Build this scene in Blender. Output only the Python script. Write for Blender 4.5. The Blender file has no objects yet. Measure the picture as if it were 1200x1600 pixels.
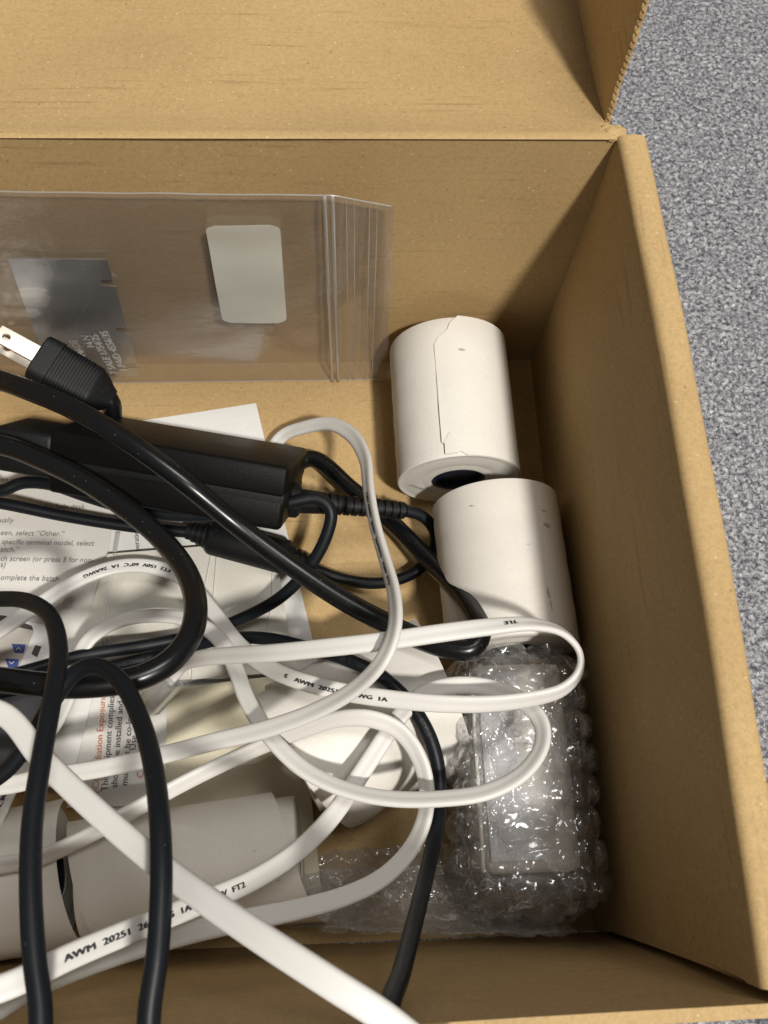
import bpy, bmesh, math, random
import numpy as np
from mathutils import Vector, Matrix, noise

random.seed(7); np.random.seed(7)
MM = 0.001
SC = bpy.context.scene
COL = SC.collection

# ------------------------------------------------------------------ camera
FPX = 1350.0
CAM = np.array([-86.2465, -193.6746, 331.8609])
PITCH, ROLL, YAW = 1.2099, 0.1187, 0.1482
_d = np.array([math.sin(YAW)*math.cos(PITCH), math.cos(YAW)*math.cos(PITCH), -math.sin(PITCH)])
_r = np.array([math.cos(YAW), -math.sin(YAW), 0.0]); _u = np.cross(_r, _d)
R2 = math.cos(ROLL)*_r + math.sin(ROLL)*_u
U2 = -math.sin(ROLL)*_r + math.cos(ROLL)*_u
cd = bpy.data.cameras.new('camera'); cam = bpy.data.objects.new('camera', cd); COL.objects.link(cam)
cd.sensor_fit = 'HORIZONTAL'; cd.sensor_width = 36.0; cd.lens = 36.0*FPX/1200.0
cd.clip_start = 0.01; cd.clip_end = 50
cam.matrix_world = Matrix(((R2[0], U2[0], -_d[0], CAM[0]*MM), (R2[1], U2[1], -_d[1], CAM[1]*MM),
                           (R2[2], U2[2], -_d[2], CAM[2]*MM), (0, 0, 0, 1)))
cd.dof.use_dof = True; cd.dof.focus_distance = 0.300; cd.dof.aperture_fstop = 38
SC.camera = cam

def P(px, py, z):                      # point at height z (mm) seen at a photo position
    v = _d + (px-600)/FPX*R2 - (py-800)/FPX*U2
    return CAM + v*(z-CAM[2])/v[2]

# ------------------------------------------------------------------ light (indoor: ceiling downlight + room light)
w = bpy.data.worlds.new('World'); SC.world = w; w.use_nodes = True
w.node_tree.nodes['Background'].inputs[0].default_value = (1.0, 0.965, 0.91, 1)
w.node_tree.nodes['Background'].inputs[1].default_value = 0.15
def lamp(name, loc, target, power, size, color):
    l = bpy.data.lights.new(name, 'AREA'); l.shape = 'DISK'; l.size = size; l.energy = power; l.color = color
    o = bpy.data.objects.new(name, l); COL.objects.link(o); o.location = loc
    o.rotation_euler = (Vector(target)-Vector(loc)).to_track_quat('-Z', 'Y').to_euler()
    o['kind'] = 'structure'
    return o
lamp('ceiling_downlight', (0.47, -1.12, 2.0), (-0.09, -0.1, 0), 47, 0.16, (1.0, 0.95, 0.87))
lamp('ceiling_panel', (0.45, 0.25, 2.3), (-0.09, -0.1, 0), 17, 0.7, (1.0, 0.96, 0.9))
SC.view_settings.view_transform = 'Standard'; SC.view_settings.look = 'None'
SC.view_settings.exposure = 0.14; SC.view_settings.gamma = 1.0
SC.render.engine = 'CYCLES'
SC.cycles.use_denoising = True
SC.cycles.max_bounces = 14; SC.cycles.transparent_max_bounces = 24; SC.cycles.glossy_bounces = 4
SC.cycles.sample_clamp_indirect = 4.0
SC.cycles.caustics_reflective = False; SC.cycles.caustics_refractive = False

# ------------------------------------------------------------------ materials
def new_mat(name):
    m = bpy.data.materials.new(name); m.use_nodes = True
    nt = m.node_tree; b = nt.nodes['Principled BSDF']
    return m, nt, b
def N(nt, t, **kw):
    n = nt.nodes.new(t)
    for k, v in kw.items():
        if k in n.inputs: n.inputs[k].default_value = v
        else: setattr(n, k, v)
    return n
def L(nt, a, b): nt.links.new(a, b)
def texco(nt, scale=(1, 1, 1), rot=(0, 0, 0)):
    c = N(nt, 'ShaderNodeTexCoord'); mp = N(nt, 'ShaderNodeMapping')
    mp.inputs['Scale'].default_value = scale; mp.inputs['Rotation'].default_value = rot
    L(nt, c.outputs['Object'], mp.inputs[0]); return mp.outputs[0]
def ramp(nt, src, stops):
    r = N(nt, 'ShaderNodeValToRGB'); e = r.color_ramp.elements
    while len(e) < len(stops): e.new(0.5)
    for i, (p, c) in enumerate(stops):
        e[i].position = p; e[i].color = (*c, 1) if len(c) == 3 else c
    L(nt, src, r.inputs[0]); return r.outputs[0]
def mixc(nt, a, b, fac, mode='MIX'):
    m = N(nt, 'ShaderNodeMix', data_type='RGBA', blend_type=mode)
    for s, v in ((6, a), (7, b), (0, fac)):
        if isinstance(v, (int, float)): m.inputs[s].default_value = v
        elif isinstance(v, tuple): m.inputs[s].default_value = (*v, 1)
        else: L(nt, v, m.inputs[s])
    return m.outputs[2]
def bump(nt, b, h, strength, dist=0.001):
    n = N(nt, 'ShaderNodeBump'); n.inputs['Strength'].default_value = strength; n.inputs['Distance'].default_value = dist
    L(nt, h, n.inputs['Height']); L(nt, n.outputs[0], b.inputs['Normal'])

def cardboard(name, flute=(22, 520, 520), tint=(1, 1, 1)):
    m, nt, b = new_mat(name)
    co = texco(nt, (1, 1, 1))
    big = N(nt, 'ShaderNodeTexNoise', Scale=18.0, Detail=3.0); L(nt, co, big.inputs['Vector'])
    fib = N(nt, 'ShaderNodeTexNoise', Scale=620.0, Detail=4.0, Roughness=0.7); L(nt, co, fib.inputs['Vector'])
    fine = N(nt, 'ShaderNodeTexNoise', Scale=1500.0, Detail=2.0); L(nt, co, fine.inputs['Vector'])
    st = N(nt, 'ShaderNodeTexNoise', Scale=1.0, Detail=3.0, Roughness=0.6); L(nt, texco(nt, flute), st.inputs['Vector'])
    brk = N(nt, 'ShaderNodeTexNoise', Scale=35.0, Detail=2.0); L(nt, co, brk.inputs['Vector'])
    base = ramp(nt, big.outputs[0], [(0.3, (0.43*tint[0], 0.295*tint[1], 0.138*tint[2])), (0.7, (0.50*tint[0], 0.35*tint[1], 0.166*tint[2]))])
    base = mixc(nt, base, ramp(nt, fib.outputs[0], [(0.28, (0.74, 0.71, 0.66)), (0.5, (1, 1, 1)), (0.75, (1.15, 1.15, 1.16))]), 0.5, 'MULTIPLY')
    base = mixc(nt, base, ramp(nt, fine.outputs[0], [(0.25, (0.72, 0.7, 0.66)), (0.5, (1, 1, 1)), (0.78, (1.2, 1.2, 1.2))]), 0.45, 'MULTIPLY')
    line = ramp(nt, st.outputs[0], [(0.33, (1, 1, 1)), (0.41, (0, 0, 0))])
    gate = ramp(nt, brk.outputs[0], [(0.42, (0, 0, 0)), (0.60, (1, 1, 1))])
    lf = mixc(nt, line, gate, 1.0, 'MULTIPLY')
    base = mixc(nt, base, (0.19, 0.115, 0.05), mixc(nt, lf, (0.34, 0.34, 0.34), 1.0, 'MULTIPLY'))
    spk = N(nt, 'ShaderNodeTexVoronoi', Scale=170.0); L(nt, co, spk.inputs['Vector'])
    s1 = ramp(nt, spk.outputs['Distance'], [(0.05, (1, 1, 1)), (0.085, (0, 0, 0))])
    base = mixc(nt, base, (0.17, 0.11, 0.055), mixc(nt, s1, (0.55, 0.55, 0.55), 1.0, 'MULTIPLY'))
    spk2 = N(nt, 'ShaderNodeTexVoronoi', Scale=230.0); L(nt, texco(nt, (1, 1.2, 1), (0.5, 0.7, 1)), spk2.inputs['Vector'])
    s2 = ramp(nt, spk2.outputs['Distance'], [(0.06, (1, 1, 1)), (0.1, (0, 0, 0))])
    base = mixc(nt, base, (0.72, 0.56, 0.36), mixc(nt, s2, (0.6, 0.6, 0.6), 1.0, 'MULTIPLY'))
    L(nt, base, b.inputs['Base Color']); b.inputs['Roughness'].default_value = 0.72
    b.inputs['Specular IOR Level'].default_value = 0.3
    hh = mixc(nt, fib.outputs[0], st.outputs[0], 0.35)
    bump(nt, b, hh, 0.2, 0.0005)
    return m

def paper(name, col, var=0.06, rough=0.6, blot=None, spec=0.3):
    m, nt, b = new_mat(name)
    co = texco(nt)
    n1 = N(nt, 'ShaderNodeTexNoise', Scale=45.0, Detail=4.0); L(nt, co, n1.inputs['Vector'])
    n2 = N(nt, 'ShaderNodeTexNoise', Scale=900.0, Detail=3.0); L(nt, co, n2.inputs['Vector'])
    c = ramp(nt, n1.outputs[0], [(0.3, tuple(x*(1-var) for x in col)), (0.7, col)])
    c = mixc(nt, c, ramp(nt, n2.outputs[0], [(0.3, (0.93, 0.93, 0.92)), (0.6, (1, 1, 1))]), 0.6, 'MULTIPLY')
    if blot:
        n3 = N(nt, 'ShaderNodeTexNoise', Scale=26.0, Detail=6.0, Roughness=0.7); L(nt, texco(nt, (1, 2.2, 1), (0.3, 0.2, 0.9)), n3.inputs['Vector'])
        f = ramp(nt, n3.outputs[0], [(0.64, (0, 0, 0)), (0.76, (0.55, 0.55, 0.55))])
        c = mixc(nt, c, blot, f)
        v = N(nt, 'ShaderNodeTexVoronoi', Scale=75.0); L(nt, texco(nt, (1, 2.4, 1), (0.1, 0.3, 0.5)), v.inputs['Vector'])
        f2 = ramp(nt, v.outputs['Distance'], [(0.03, (0.5, 0.5, 0.5)), (0.07, (0, 0, 0))])
        c = mixc(nt, c, (0.3, 0.27, 0.23), f2)
    L(nt, c, b.inputs['Base Color']); b.inputs['Roughness'].default_value = rough
    b.inputs['Specular IOR Level'].default_value = spec
    bump(nt, b, n1.outputs[0], 0.25, 0.0012)
    return m

def plastic(name, col, rough=0.4, grain=0.0, gscale=900.0, spec=0.5, dust=0.0):
    m, nt, b = new_mat(name)
    b.inputs['Base Color'].default_value = (*col, 1); b.inputs['Roughness'].default_value = rough
    b.inputs['Specular IOR Level'].default_value = spec
    co = texco(nt)
    n = N(nt, 'ShaderNodeTexNoise', Scale=gscale, Detail=2.0); L(nt, co, n.inputs['Vector'])
    n2 = N(nt, 'ShaderNodeTexNoise', Scale=60.0, Detail=4.0); L(nt, co, n2.inputs['Vector'])
    r = N(nt, 'ShaderNodeMapRange'); L(nt, n2.outputs[0], r.inputs[0])
    r.inputs[3].default_value = max(rough-0.07, 0.02); r.inputs[4].default_value = rough+0.1
    L(nt, r.outputs[0], b.inputs['Roughness'])
    if dust:
        v = N(nt, 'ShaderNodeTexVoronoi', Scale=330.0); L(nt, co, v.inputs['Vector'])
        f = ramp(nt, v.outputs['Distance'], [(0.05, (dust, dust, dust)), (0.09, (0, 0, 0))])
        L(nt, mixc(nt, tuple(col), (0.3, 0.29, 0.27), f), b.inputs['Base Color'])
    if grain: bump(nt, b, n.outputs[0], grain, 0.0004)
    return m

def film(name, gloss=0.5, milk=0.1, rough=0.08, bscale=60.0, bstr=0.3, tint=(0.98, 0.98, 0.97), base_g=0.03, milkcol=(0.8, 0.8, 0.8)):
    m, nt, b = new_mat(name)
    nt.nodes.remove(b); out = nt.nodes['Material Output']
    tr = N(nt, 'ShaderNodeBsdfTransparent'); tr.inputs[0].default_value = (*tint, 1)
    gl = N(nt, 'ShaderNodeBsdfGlossy'); gl.inputs['Roughness'].default_value = rough
    df = N(nt, 'ShaderNodeBsdfDiffuse'); df.inputs[0].default_value = (*milkcol, 1)
    tl = N(nt, 'ShaderNodeBsdfTranslucent'); tl.inputs[0].default_value = (*milkcol, 1)
    n = N(nt, 'ShaderNodeTexNoise', Scale=bscale, Detail=5.0, Roughness=0.6); L(nt, texco(nt), n.inputs['Vector'])
    bp = N(nt, 'ShaderNodeBump'); bp.inputs['Strength'].default_value = bstr; bp.inputs['Distance'].default_value = 0.002
    L(nt, n.outputs[0], bp.inputs['Height']); L(nt, bp.outputs[0], gl.inputs['Normal'])
    lw = N(nt, 'ShaderNodeLayerWeight', Blend=0.35); L(nt, bp.outputs[0], lw.inputs['Normal'])
    mr = N(nt, 'ShaderNodeMapRange'); L(nt, lw.outputs['Facing'], mr.inputs[0])
    mr.inputs[3].default_value = base_g; mr.inputs[4].default_value = gloss
    a1 = N(nt, 'ShaderNodeMixShader'); a1.inputs[0].default_value = 0.5; L(nt, df.outputs[0], a1.inputs[1]); L(nt, tl.outputs[0], a1.inputs[2])
    a2 = N(nt, 'ShaderNodeMixShader'); a2.inputs[0].default_value = milk; L(nt, tr.outputs[0], a2.inputs[1]); L(nt, a1.outputs[0], a2.inputs[2])
    a3 = N(nt, 'ShaderNodeMixShader'); L(nt, mr.outputs[0], a3.inputs[0]); L(nt, a2.outputs[0], a3.inputs[1]); L(nt, gl.outputs[0], a3.inputs[2])
    L(nt, a3.outputs[0], out.inputs[0])
    return m

def crinkle(name, m0=0.10, m1=0.7):
    """thin clear film: crumpled facets and fold highlights painted as whitish lines"""
    m, nt, b = new_mat(name); nt.nodes.remove(b); out = nt.nodes['Material Output']
    co = texco(nt)
    dn = N(nt, 'ShaderNodeTexNoise', Scale=90.0, Detail=3.0); L(nt, co, dn.inputs['Vector'])
    def warped(k):
        a = N(nt, 'ShaderNodeVectorMath', operation='MULTIPLY_ADD'); L(nt, dn.outputs['Color'], a.inputs[0]); a.inputs[1].default_value = (k, k, k); L(nt, co, a.inputs[2]); return a.outputs[0]
    geo = N(nt, 'ShaderNodeNewGeometry')
    nrm = geo.outputs['Normal']; linef = None
    for sc_, k, amt, wid in ((140.0, 0.016, 0.75, 0.035), (360.0, 0.008, 0.28, 0.035)):
        v = N(nt, 'ShaderNodeTexVoronoi', Scale=sc_); L(nt, warped(k), v.inputs['Vector'])
        s1 = N(nt, 'ShaderNodeVectorMath', operation='SUBTRACT'); L(nt, v.outputs['Color'], s1.inputs[0]); s1.inputs[1].default_value = (.5, .5, .5)
        s2 = N(nt, 'ShaderNodeVectorMath', operation='MULTIPLY_ADD'); L(nt, s1.outputs[0], s2.inputs[0]); s2.inputs[1].default_value = (amt, amt, amt); L(nt, nrm, s2.inputs[2])
        s3 = N(nt, 'ShaderNodeVectorMath', operation='NORMALIZE'); L(nt, s2.outputs[0], s3.inputs[0]); nrm = s3.outputs[0]
        e = N(nt, 'ShaderNodeTexVoronoi', feature='DISTANCE_TO_EDGE', Scale=sc_); L(nt, warped(k), e.inputs['Vector'])
        f = ramp(nt, e.outputs['Distance'], [(0.0, (1, 1, 1)), (wid, (0, 0, 0))])
        linef = f if linef is None else mixc(nt, linef, f, 0.4, 'LIGHTEN')
    gate = N(nt, 'ShaderNodeTexNoise', Scale=140.0, Detail=2.0); L(nt, co, gate.inputs['Vector'])
    linef = mixc(nt, linef, ramp(nt, gate.outputs[0], [(0.46, (0, 0, 0)), (0.62, (1, 1, 1))]), 1.0, 'MULTIPLY')
    tr = N(nt, 'ShaderNodeBsdfTransparent'); tr.inputs[0].default_value = (0.985, 0.985, 0.99, 1)
    gl = N(nt, 'ShaderNodeBsdfGlossy'); gl.inputs['Roughness'].default_value = 0.17; L(nt, nrm, gl.inputs['Normal'])
    df = N(nt, 'ShaderNodeBsdfDiffuse'); df.inputs[0].default_value = (0.9, 0.9, 0.9, 1)
    tl = N(nt, 'ShaderNodeBsdfTranslucent'); tl.inputs[0].default_value = (0.9, 0.9, 0.9, 1)
    a1 = N(nt, 'ShaderNodeMixShader'); a1.inputs[0].default_value = 0.5; L(nt, df.outputs[0], a1.inputs[1]); L(nt, tl.outputs[0], a1.inputs[2])
    mk = N(nt, 'ShaderNodeMapRange'); L(nt, linef, mk.inputs[0]); mk.inputs[3].default_value = m0; mk.inputs[4].default_value = m1  # milky lines paint in the glints that folds would reflect
    a2 = N(nt, 'ShaderNodeMixShader'); L(nt, mk.outputs[0], a2.inputs[0]); L(nt, tr.outputs[0], a2.inputs[1]); L(nt, a1.outputs[0], a2.inputs[2])
    lw = N(nt, 'ShaderNodeLayerWeight', Blend=0.3); L(nt, nrm, lw.inputs['Normal'])
    mr = N(nt, 'ShaderNodeMapRange'); L(nt, lw.outputs['Facing'], mr.inputs[0]); mr.inputs[3].default_value = 0.12; mr.inputs[4].default_value = 0.42
    a3 = N(nt, 'ShaderNodeMixShader'); L(nt, mr.outputs[0], a3.inputs[0]); L(nt, a2.outputs[0], a3.inputs[1]); L(nt, gl.outputs[0], a3.inputs[2])
    L(nt, a3.outputs[0], out.inputs[0])
    return m

def metal(name, col, rough=0.25, brushed=(1, 1, 1)):
    m, nt, b = new_mat(name)
    b.inputs['Base Color'].default_value = (*col, 1); b.inputs['Metallic'].default_value = 1; b.inputs['Roughness'].default_value = rough
    n = N(nt, 'ShaderNodeTexNoise', Scale=120.0, Detail=4.0); L(nt, texco(nt, brushed), n.inputs['Vector'])
    r = N(nt, 'ShaderNodeMapRange'); L(nt, n.outputs[0], r.inputs[0]); r.inputs[3].default_value = rough*0.7; r.inputs[4].default_value = rough*1.4
    L(nt, r.outputs[0], b.inputs['Roughness']); bump(nt, b, n.outputs[0], 0.08, 0.0004)
    return m

def carpet_mat():
    m, nt, b = new_mat('carpet_pile')
    co = texco(nt)
    n1 = N(nt, 'ShaderNodeTexNoise', Scale=520.0, Detail=3.0, Roughness=0.6, Distortion=0.6); L(nt, co, n1.inputs['Vector'])
    n2 = N(nt, 'ShaderNodeTexNoise', Scale=70.0, Detail=3.0); L(nt, co, n2.inputs['Vector'])
    n3 = N(nt, 'ShaderNodeTexVoronoi', Scale=560.0); L(nt, co, n3.inputs['Vector'])
    c = ramp(nt, n1.outputs[0], [(0.3, (0.10, 0.105, 0.125)), (0.41, (0.23, 0.232, 0.255)), (0.5, (0.41, 0.412, 0.43)), (0.6, (0.62, 0.62, 0.635)), (0.72, (0.8, 0.8, 0.8))])
    c = mixc(nt, c, ramp(nt, n2.outputs[0], [(0.3, (0.8, 0.82, 0.86)), (0.7, (1.08, 1.08, 1.07))]), 0.8, 'MULTIPLY')
    c = mixc(nt, c, ramp(nt, n3.outputs['Distance'], [(0.1, (1, 1, 1)), (0.7, (0.5, 0.5, 0.55))]), 0.6, 'MULTIPLY')
    L(nt, c, b.inputs['Base Color']); b.inputs['Roughness'].default_value = 0.95; b.inputs['Specular IOR Level'].default_value = 0.1
    bump(nt, b, n1.outputs[0], 1.0, 0.003)
    return m

M = {}
M['board'] = cardboard('kraft_cardboard')
M['board_side'] = cardboard('kraft_cardboard_vertical_flute', (520, 22, 520))
M['board_edge'] = cardboard('kraft_cardboard_raw_edge', (900, 900, 60), (0.8, 0.78, 0.75))
M['carpet'] = carpet_mat()
M['roll'] = paper('thermal_paper', (0.745, 0.725, 0.68), 0.05, 0.5, None)
M['roll_worn'] = paper('thermal_paper_smudged', (0.73, 0.70, 0.65), 0.07, 0.5, (0.62, 0.55, 0.44))
M['sheet'] = paper('white_sheet', (0.72, 0.72, 0.71), 0.04, 0.5)
M['leaflet'] = paper('leaflet_paper', (0.68, 0.665, 0.64), 0.05, 0.5)
M['cream'] = paper('cream_envelope_paper', (0.64, 0.59, 0.45), 0.09, 0.55)
M['sleeve'] = paper('frosted_sleeve', (0.66, 0.64, 0.58), 0.08, 0.35)
M['white_cord'] = plastic('white_pvc', (0.66, 0.65, 0.63), 0.42, 0.04, 300)
M['black_cord'] = plastic('black_pvc', (0.004, 0.0045, 0.0055), 0.26, 0.03, 500, 0.4, 0.25)
M['black_cord_matt'] = plastic('black_matt_pvc', (0.006, 0.008, 0.011), 0.42, 0.03, 500, 0.25, 0.12)
M['black_abs'] = plastic('black_textured_plastic', (0.004, 0.004, 0.004), 0.42, 0.25, 2600, 0.13, 0.05)
M['black_rubber'] = plastic('black_rubber', (0.006, 0.0065, 0.0075), 0.5, 0.15, 700, 0.25, 0.15)
M['core'] = plastic('dark_blue_core', (0.006, 0.009, 0.024), 0.5, 0.1, 500)
M['ink'] = plastic('black_ink', (0.03, 0.03, 0.035), 0.6)
M['ink_grey'] = plastic('grey_ink', (0.16, 0.16, 0.17), 0.6)
M['ink_pale'] = plastic('pale_grey_ink', (0.42, 0.41, 0.40), 0.6)
M['ink_orange'] = plastic('orange_ink', (0.50, 0.17, 0.05), 0.6)
M['scuff'] = plastic('grey_scuff', (0.40, 0.37, 0.33), 0.6)
M['ink_blue'] = plastic('blue_ink', (0.035, 0.06, 0.22), 0.6)
M['pic_grey'] = plastic('picture_grey', (0.50, 0.49, 0.49), 0.5)
M['pic_light'] = plastic('picture_light', (0.70, 0.70, 0.71), 0.5)
M['pic_screen'] = plastic('picture_screen', (0.42, 0.40, 0.37), 0.5)
M['pic_dark'] = plastic('picture_dark', (0.06, 0.05, 0.05), 0.5)
M['emboss_cord'] = plastic('embossed_mark', (0.035, 0.036, 0.04), 0.5)
M['brass'] = metal('nickel_prong', (0.55, 0.52, 0.46), 0.42)
M['plate'] = metal('brushed_aluminium', (0.68, 0.72, 0.77), 0.34, (4, 0.4, 0.4))
M['emboss'] = plastic('raised_aluminium_painted_glint', (0.75, 0.75, 0.74), 0.3, 0.2, 900, 1.0)  # pale colour paints the edge highlights of the raised letters
M['bag'] = film('polythene_film', 0.36, 0.13, 0.18, 22, 0.8, (0.96, 0.955, 0.96), 0.035, (0.66, 0.62, 0.60))
M['zip'] = film('polythene_zip', 0.6, 0.42, 0.2, 60, 0.2, (0.95, 0.95, 0.95), 0.08, (0.85, 0.83, 0.8))
M['sticker'] = film('white_sticker', 0.2, 0.9, 0.3, 20, 0.6, (0.95, 0.95, 0.93), 0.06, (0.92, 0.92, 0.86))
M['wrap'] = crinkle('bubble_film')
M['wrap_tail'] = crinkle('bubble_film_brightened', 0.28, 0.85)  # milkier copy, light put into the colour for the shaded loose end
M['clear'] = film('clear_plug', 0.7, 0.22, 0.1, 80, 0.1, (0.93, 0.94, 0.93), 0.08)
M['silver'] = plastic('silver_plastic', (0.74, 0.75, 0.78), 0.28, 0.08, 700, 0.6)
M['warm_white'] = plastic('warm_white_plastic', (0.80, 0.78, 0.74), 0.32, 0.08, 700, 0.5)
M['dark_shell'] = plastic('dark_grey_plastic', (0.03, 0.03, 0.035), 0.35, 0.2, 900)

# ------------------------------------------------------------------ object helpers
BASE = {}
def thing(name, label, cat, base, group=None):
    o = bpy.data.objects.new(name, None); COL.objects.link(o)
    o.empty_display_size = 0.01
    o.location = Vector(base)*MM; BASE[o.name] = np.array(base, float)
    o['label'] = label; o['category'] = cat
    if group: o['group'] = group
    return o
def obj(name, verts, faces, mat, parent=None, smooth=True, label=None, cat=None, base=None, group=None, kind=None, angle=None):
    verts = np.asarray(verts, float)
    if parent is not None: b = BASE[parent.name]
    elif base is not None: b = np.array(base, float)
    else: b = np.array([verts[:, 0].mean(), verts[:, 1].mean(), verts[:, 2].min()])
    me = bpy.data.meshes.new(name)
    me.from_pydata(((verts-b)*MM).tolist(), [], [tuple(int(i) for i in f) for f in faces])
    me.materials.append(M[mat] if isinstance(mat, str) else mat)
    me.update()
    if smooth:
        me.polygons.foreach_set('use_smooth', [True]*len(me.polygons))
        if angle: 
            me.set_sharp_from_angle(angle=math.radians(angle))
    o = bpy.data.objects.new(name, me); COL.objects.link(o); BASE[o.name] = b
    if parent is not None: o.parent = parent
    else: o.location = Vector(b)*MM
    if label: o['label'] = label
    if cat: o['category'] = cat
    if group: o['group'] = group
    if kind: o['kind'] = kind
    return o
def from_bm(bm):
    bm.normal_update()
    v = np.array([x.co[:] for x in bm.verts]); bm.verts.index_update()
    f = [[x.index for x in q.verts] for q in bm.faces]; bm.free()
    return v, f
def join(*parts):
    V, F, n = [], [], 0
    for v, f in parts:
        V.append(np.asarray(v, float)); F += [[i+n for i in q] for q in f]; n += len(v)
    return np.vstack(V), F
def box(lo, hi, bev=0.0, seg=2, mat4=None, cuts=0):
    bm = bmesh.new(); bmesh.ops.create_cube(bm, size=1)
    lo = np.array(lo, float); hi = np.array(hi, float)
    for v in bm.verts: v.co = Vector([(lo[i]+hi[i])/2 + v.co[i]*(hi[i]-lo[i]) for i in range(3)])
    if bev: bmesh.ops.bevel(bm, geom=list(bm.edges), offset=bev, segments=seg, profile=0.5, affect='EDGES')
    if mat4 is not None: bm.transform(mat4)
    return from_bm(bm)
def frame(origin, ex, ey, ez):          # matrix from axes (mm space)
    ex, ey, ez = [np.asarray(a, float)/np.linalg.norm(a) for a in (ex, ey, ez)]
    m = Matrix.Identity(4)
    for i in range(3):
        m[i][0], m[i][1], m[i][2], m[i][3] = ex[i], ey[i], ez[i], origin[i]
    return m
def catmull(pts, step=2.0):
    pts = np.asarray(pts, float); out = []
    p = np.vstack([2*pts[0]-pts[1], pts, 2*pts[-1]-pts[-2]])
    for i in range(1, len(p)-2):
        d3 = np.linalg.norm((p[i+1]-p[i])[:3]); n = max(2, int(d3/step))
        t0 = 0; t1 = np.linalg.norm((p[i]-p[i-1])[:3])**.5+1e-6; t2 = t1+d3**.5+1e-6; t3 = t2+np.linalg.norm((p[i+2]-p[i+1])[:3])**.5+1e-6
        for k in range(n):
            t = t1+(t2-t1)*k/n
            A1 = (t1-t)/(t1-t0)*p[i-1]+(t-t0)/(t1-t0)*p[i]; A2 = (t2-t)/(t2-t1)*p[i]+(t-t1)/(t2-t1)*p[i+1]
            A3 = (t3-t)/(t3-t2)*p[i+1]+(t-t2)/(t3-t2)*p[i+2]
            B1 = (t2-t)/(t2-t0)*A1+(t-t0)/(t2-t0)*A2; B2 = (t3-t)/(t3-t1)*A2+(t-t1)/(t3-t1)*A3
            out.append((t2-t)/(t2-t1)*B1+(t-t1)/(t2-t1)*B2)
    out.append(p[-2]); return np.array(out)
def smooth_path(q, n=2):
    for _ in range(n):
        q2 = q.copy(); q2[1:-1] = 0.25*q[:-2]+0.5*q[1:-1]+0.25*q[2:]; q = q2
    return q
def tangents(q):
    t = np.gradient(q[:, :3], axis=0); return t/np.linalg.norm(t, axis=1)[:, None]
def sweep(q, side, nrm, prof, scale=None, caps=True):
    """q Nx3, side/nrm frame vectors, prof Kx2"""
    K = len(prof); V = []; F = []
    for i in range(len(q)):
        s = 1 if scale is None else scale[i]
        for a, b in prof: V.append(q[i]+side[i]*a*s+nrm[i]*b*s)
    for i in range(len(q)-1):
        for k in range(K):
            k2 = (k+1) % K
            F.append([i*K+k, i*K+k2, (i+1)*K+k2, (i+1)*K+k])
    if caps: F.append(list(range(K))[::-1]); F.append([(len(q)-1)*K+k for k in range(K)])
    return np.array(V), F
def ptframe(q):                          # parallel-transport frame
    t = tangents(q); s = np.cross(t[0], [0, 0, 1.]); 
    if np.linalg.norm(s) < 1e-3: s = np.array([1., 0, 0])
    S = [];
    for i in range(len(q)):
        s = s-t[i]*(s@t[i]); s /= np.linalg.norm(s); S.append(s)
    S = np.array(S); return S, np.cross(S, t), t
def circ(r, n=14): return [(r*math.cos(2*math.pi*k/n), r*math.sin(2*math.pi*k/n)) for k in range(n)]
def tube(pts, r, n=14, step=2.0, sm=2, scale=None):
    q = smooth_path(catmull(pts, step), sm); s, nn, t = ptframe(q); return sweep(q, s, nn, circ(r, n), scale)
def lathe(rings, origin, axis, n=40, closed=False):
    """rings list of (dist along axis, radius)"""
    a = np.asarray(axis, float); a = a/np.linalg.norm(a)
    e1 = np.cross(a, [0, 0, 1.]);
    if np.linalg.norm(e1) < 1e-3: e1 = np.array([1., 0, 0])
    e1 /= np.linalg.norm(e1); e2 = np.cross(e1, a); V = []; F = []
    for d_, r_ in rings:
        for k in range(n):
            th = 2*math.pi*k/n; V.append(np.asarray(origin)+a*d_+(e1*math.cos(th)+e2*math.sin(th))*r_)
    for i in range(len(rings)-1+(1 if closed else 0)):
        j = (i+1) % len(rings)
        for k in range(n): F.append([i*n+k, i*n+(k+1) % n, j*n+(k+1) % n, j*n+k])
    if not closed: F.append(list(range(n))[::-1]); F.append([(len(rings)-1)*n+k for k in range(n)])
    return np.array(V), F
def extrude_poly(pts, up, h):
    """pts Nx3 ordered polygon -> prism along up"""
    pts = np.asarray(pts, float); n = len(pts); V = np.vstack([pts, pts+np.asarray(up, float)*h])
    F = [list(range(n))[::-1], list(range(n, 2*n))]+[[i, (i+1) % n, n+(i+1) % n, n+i] for i in range(n)]
    return V, F
def nz(x, y, z, s): return noise.noise(Vector((x*s, y*s, z*s)))
_tc = {}
def text_geo(body, size, shear=0.0, bold=0.0):
    key = (body, size, shear, bold)
    if key not in _tc:
        cu = bpy.data.curves.new('t', 'FONT'); cu.body = body; cu.size = size; cu.shear = shear; cu.offset = bold; cu.resolution_u = 2
        o = bpy.data.objects.new('t', cu); COL.objects.link(o)
        me = o.to_mesh(); v = np.array([x.co[:] for x in me.vertices]).reshape(-1, 3); f = [list(p.vertices) for p in me.polygons]
        o.to_mesh_clear(); bpy.data.objects.remove(o); bpy.data.curves.remove(cu); _tc[key] = (v, f)
    v, f = _tc[key]; return v.copy(), f
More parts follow.
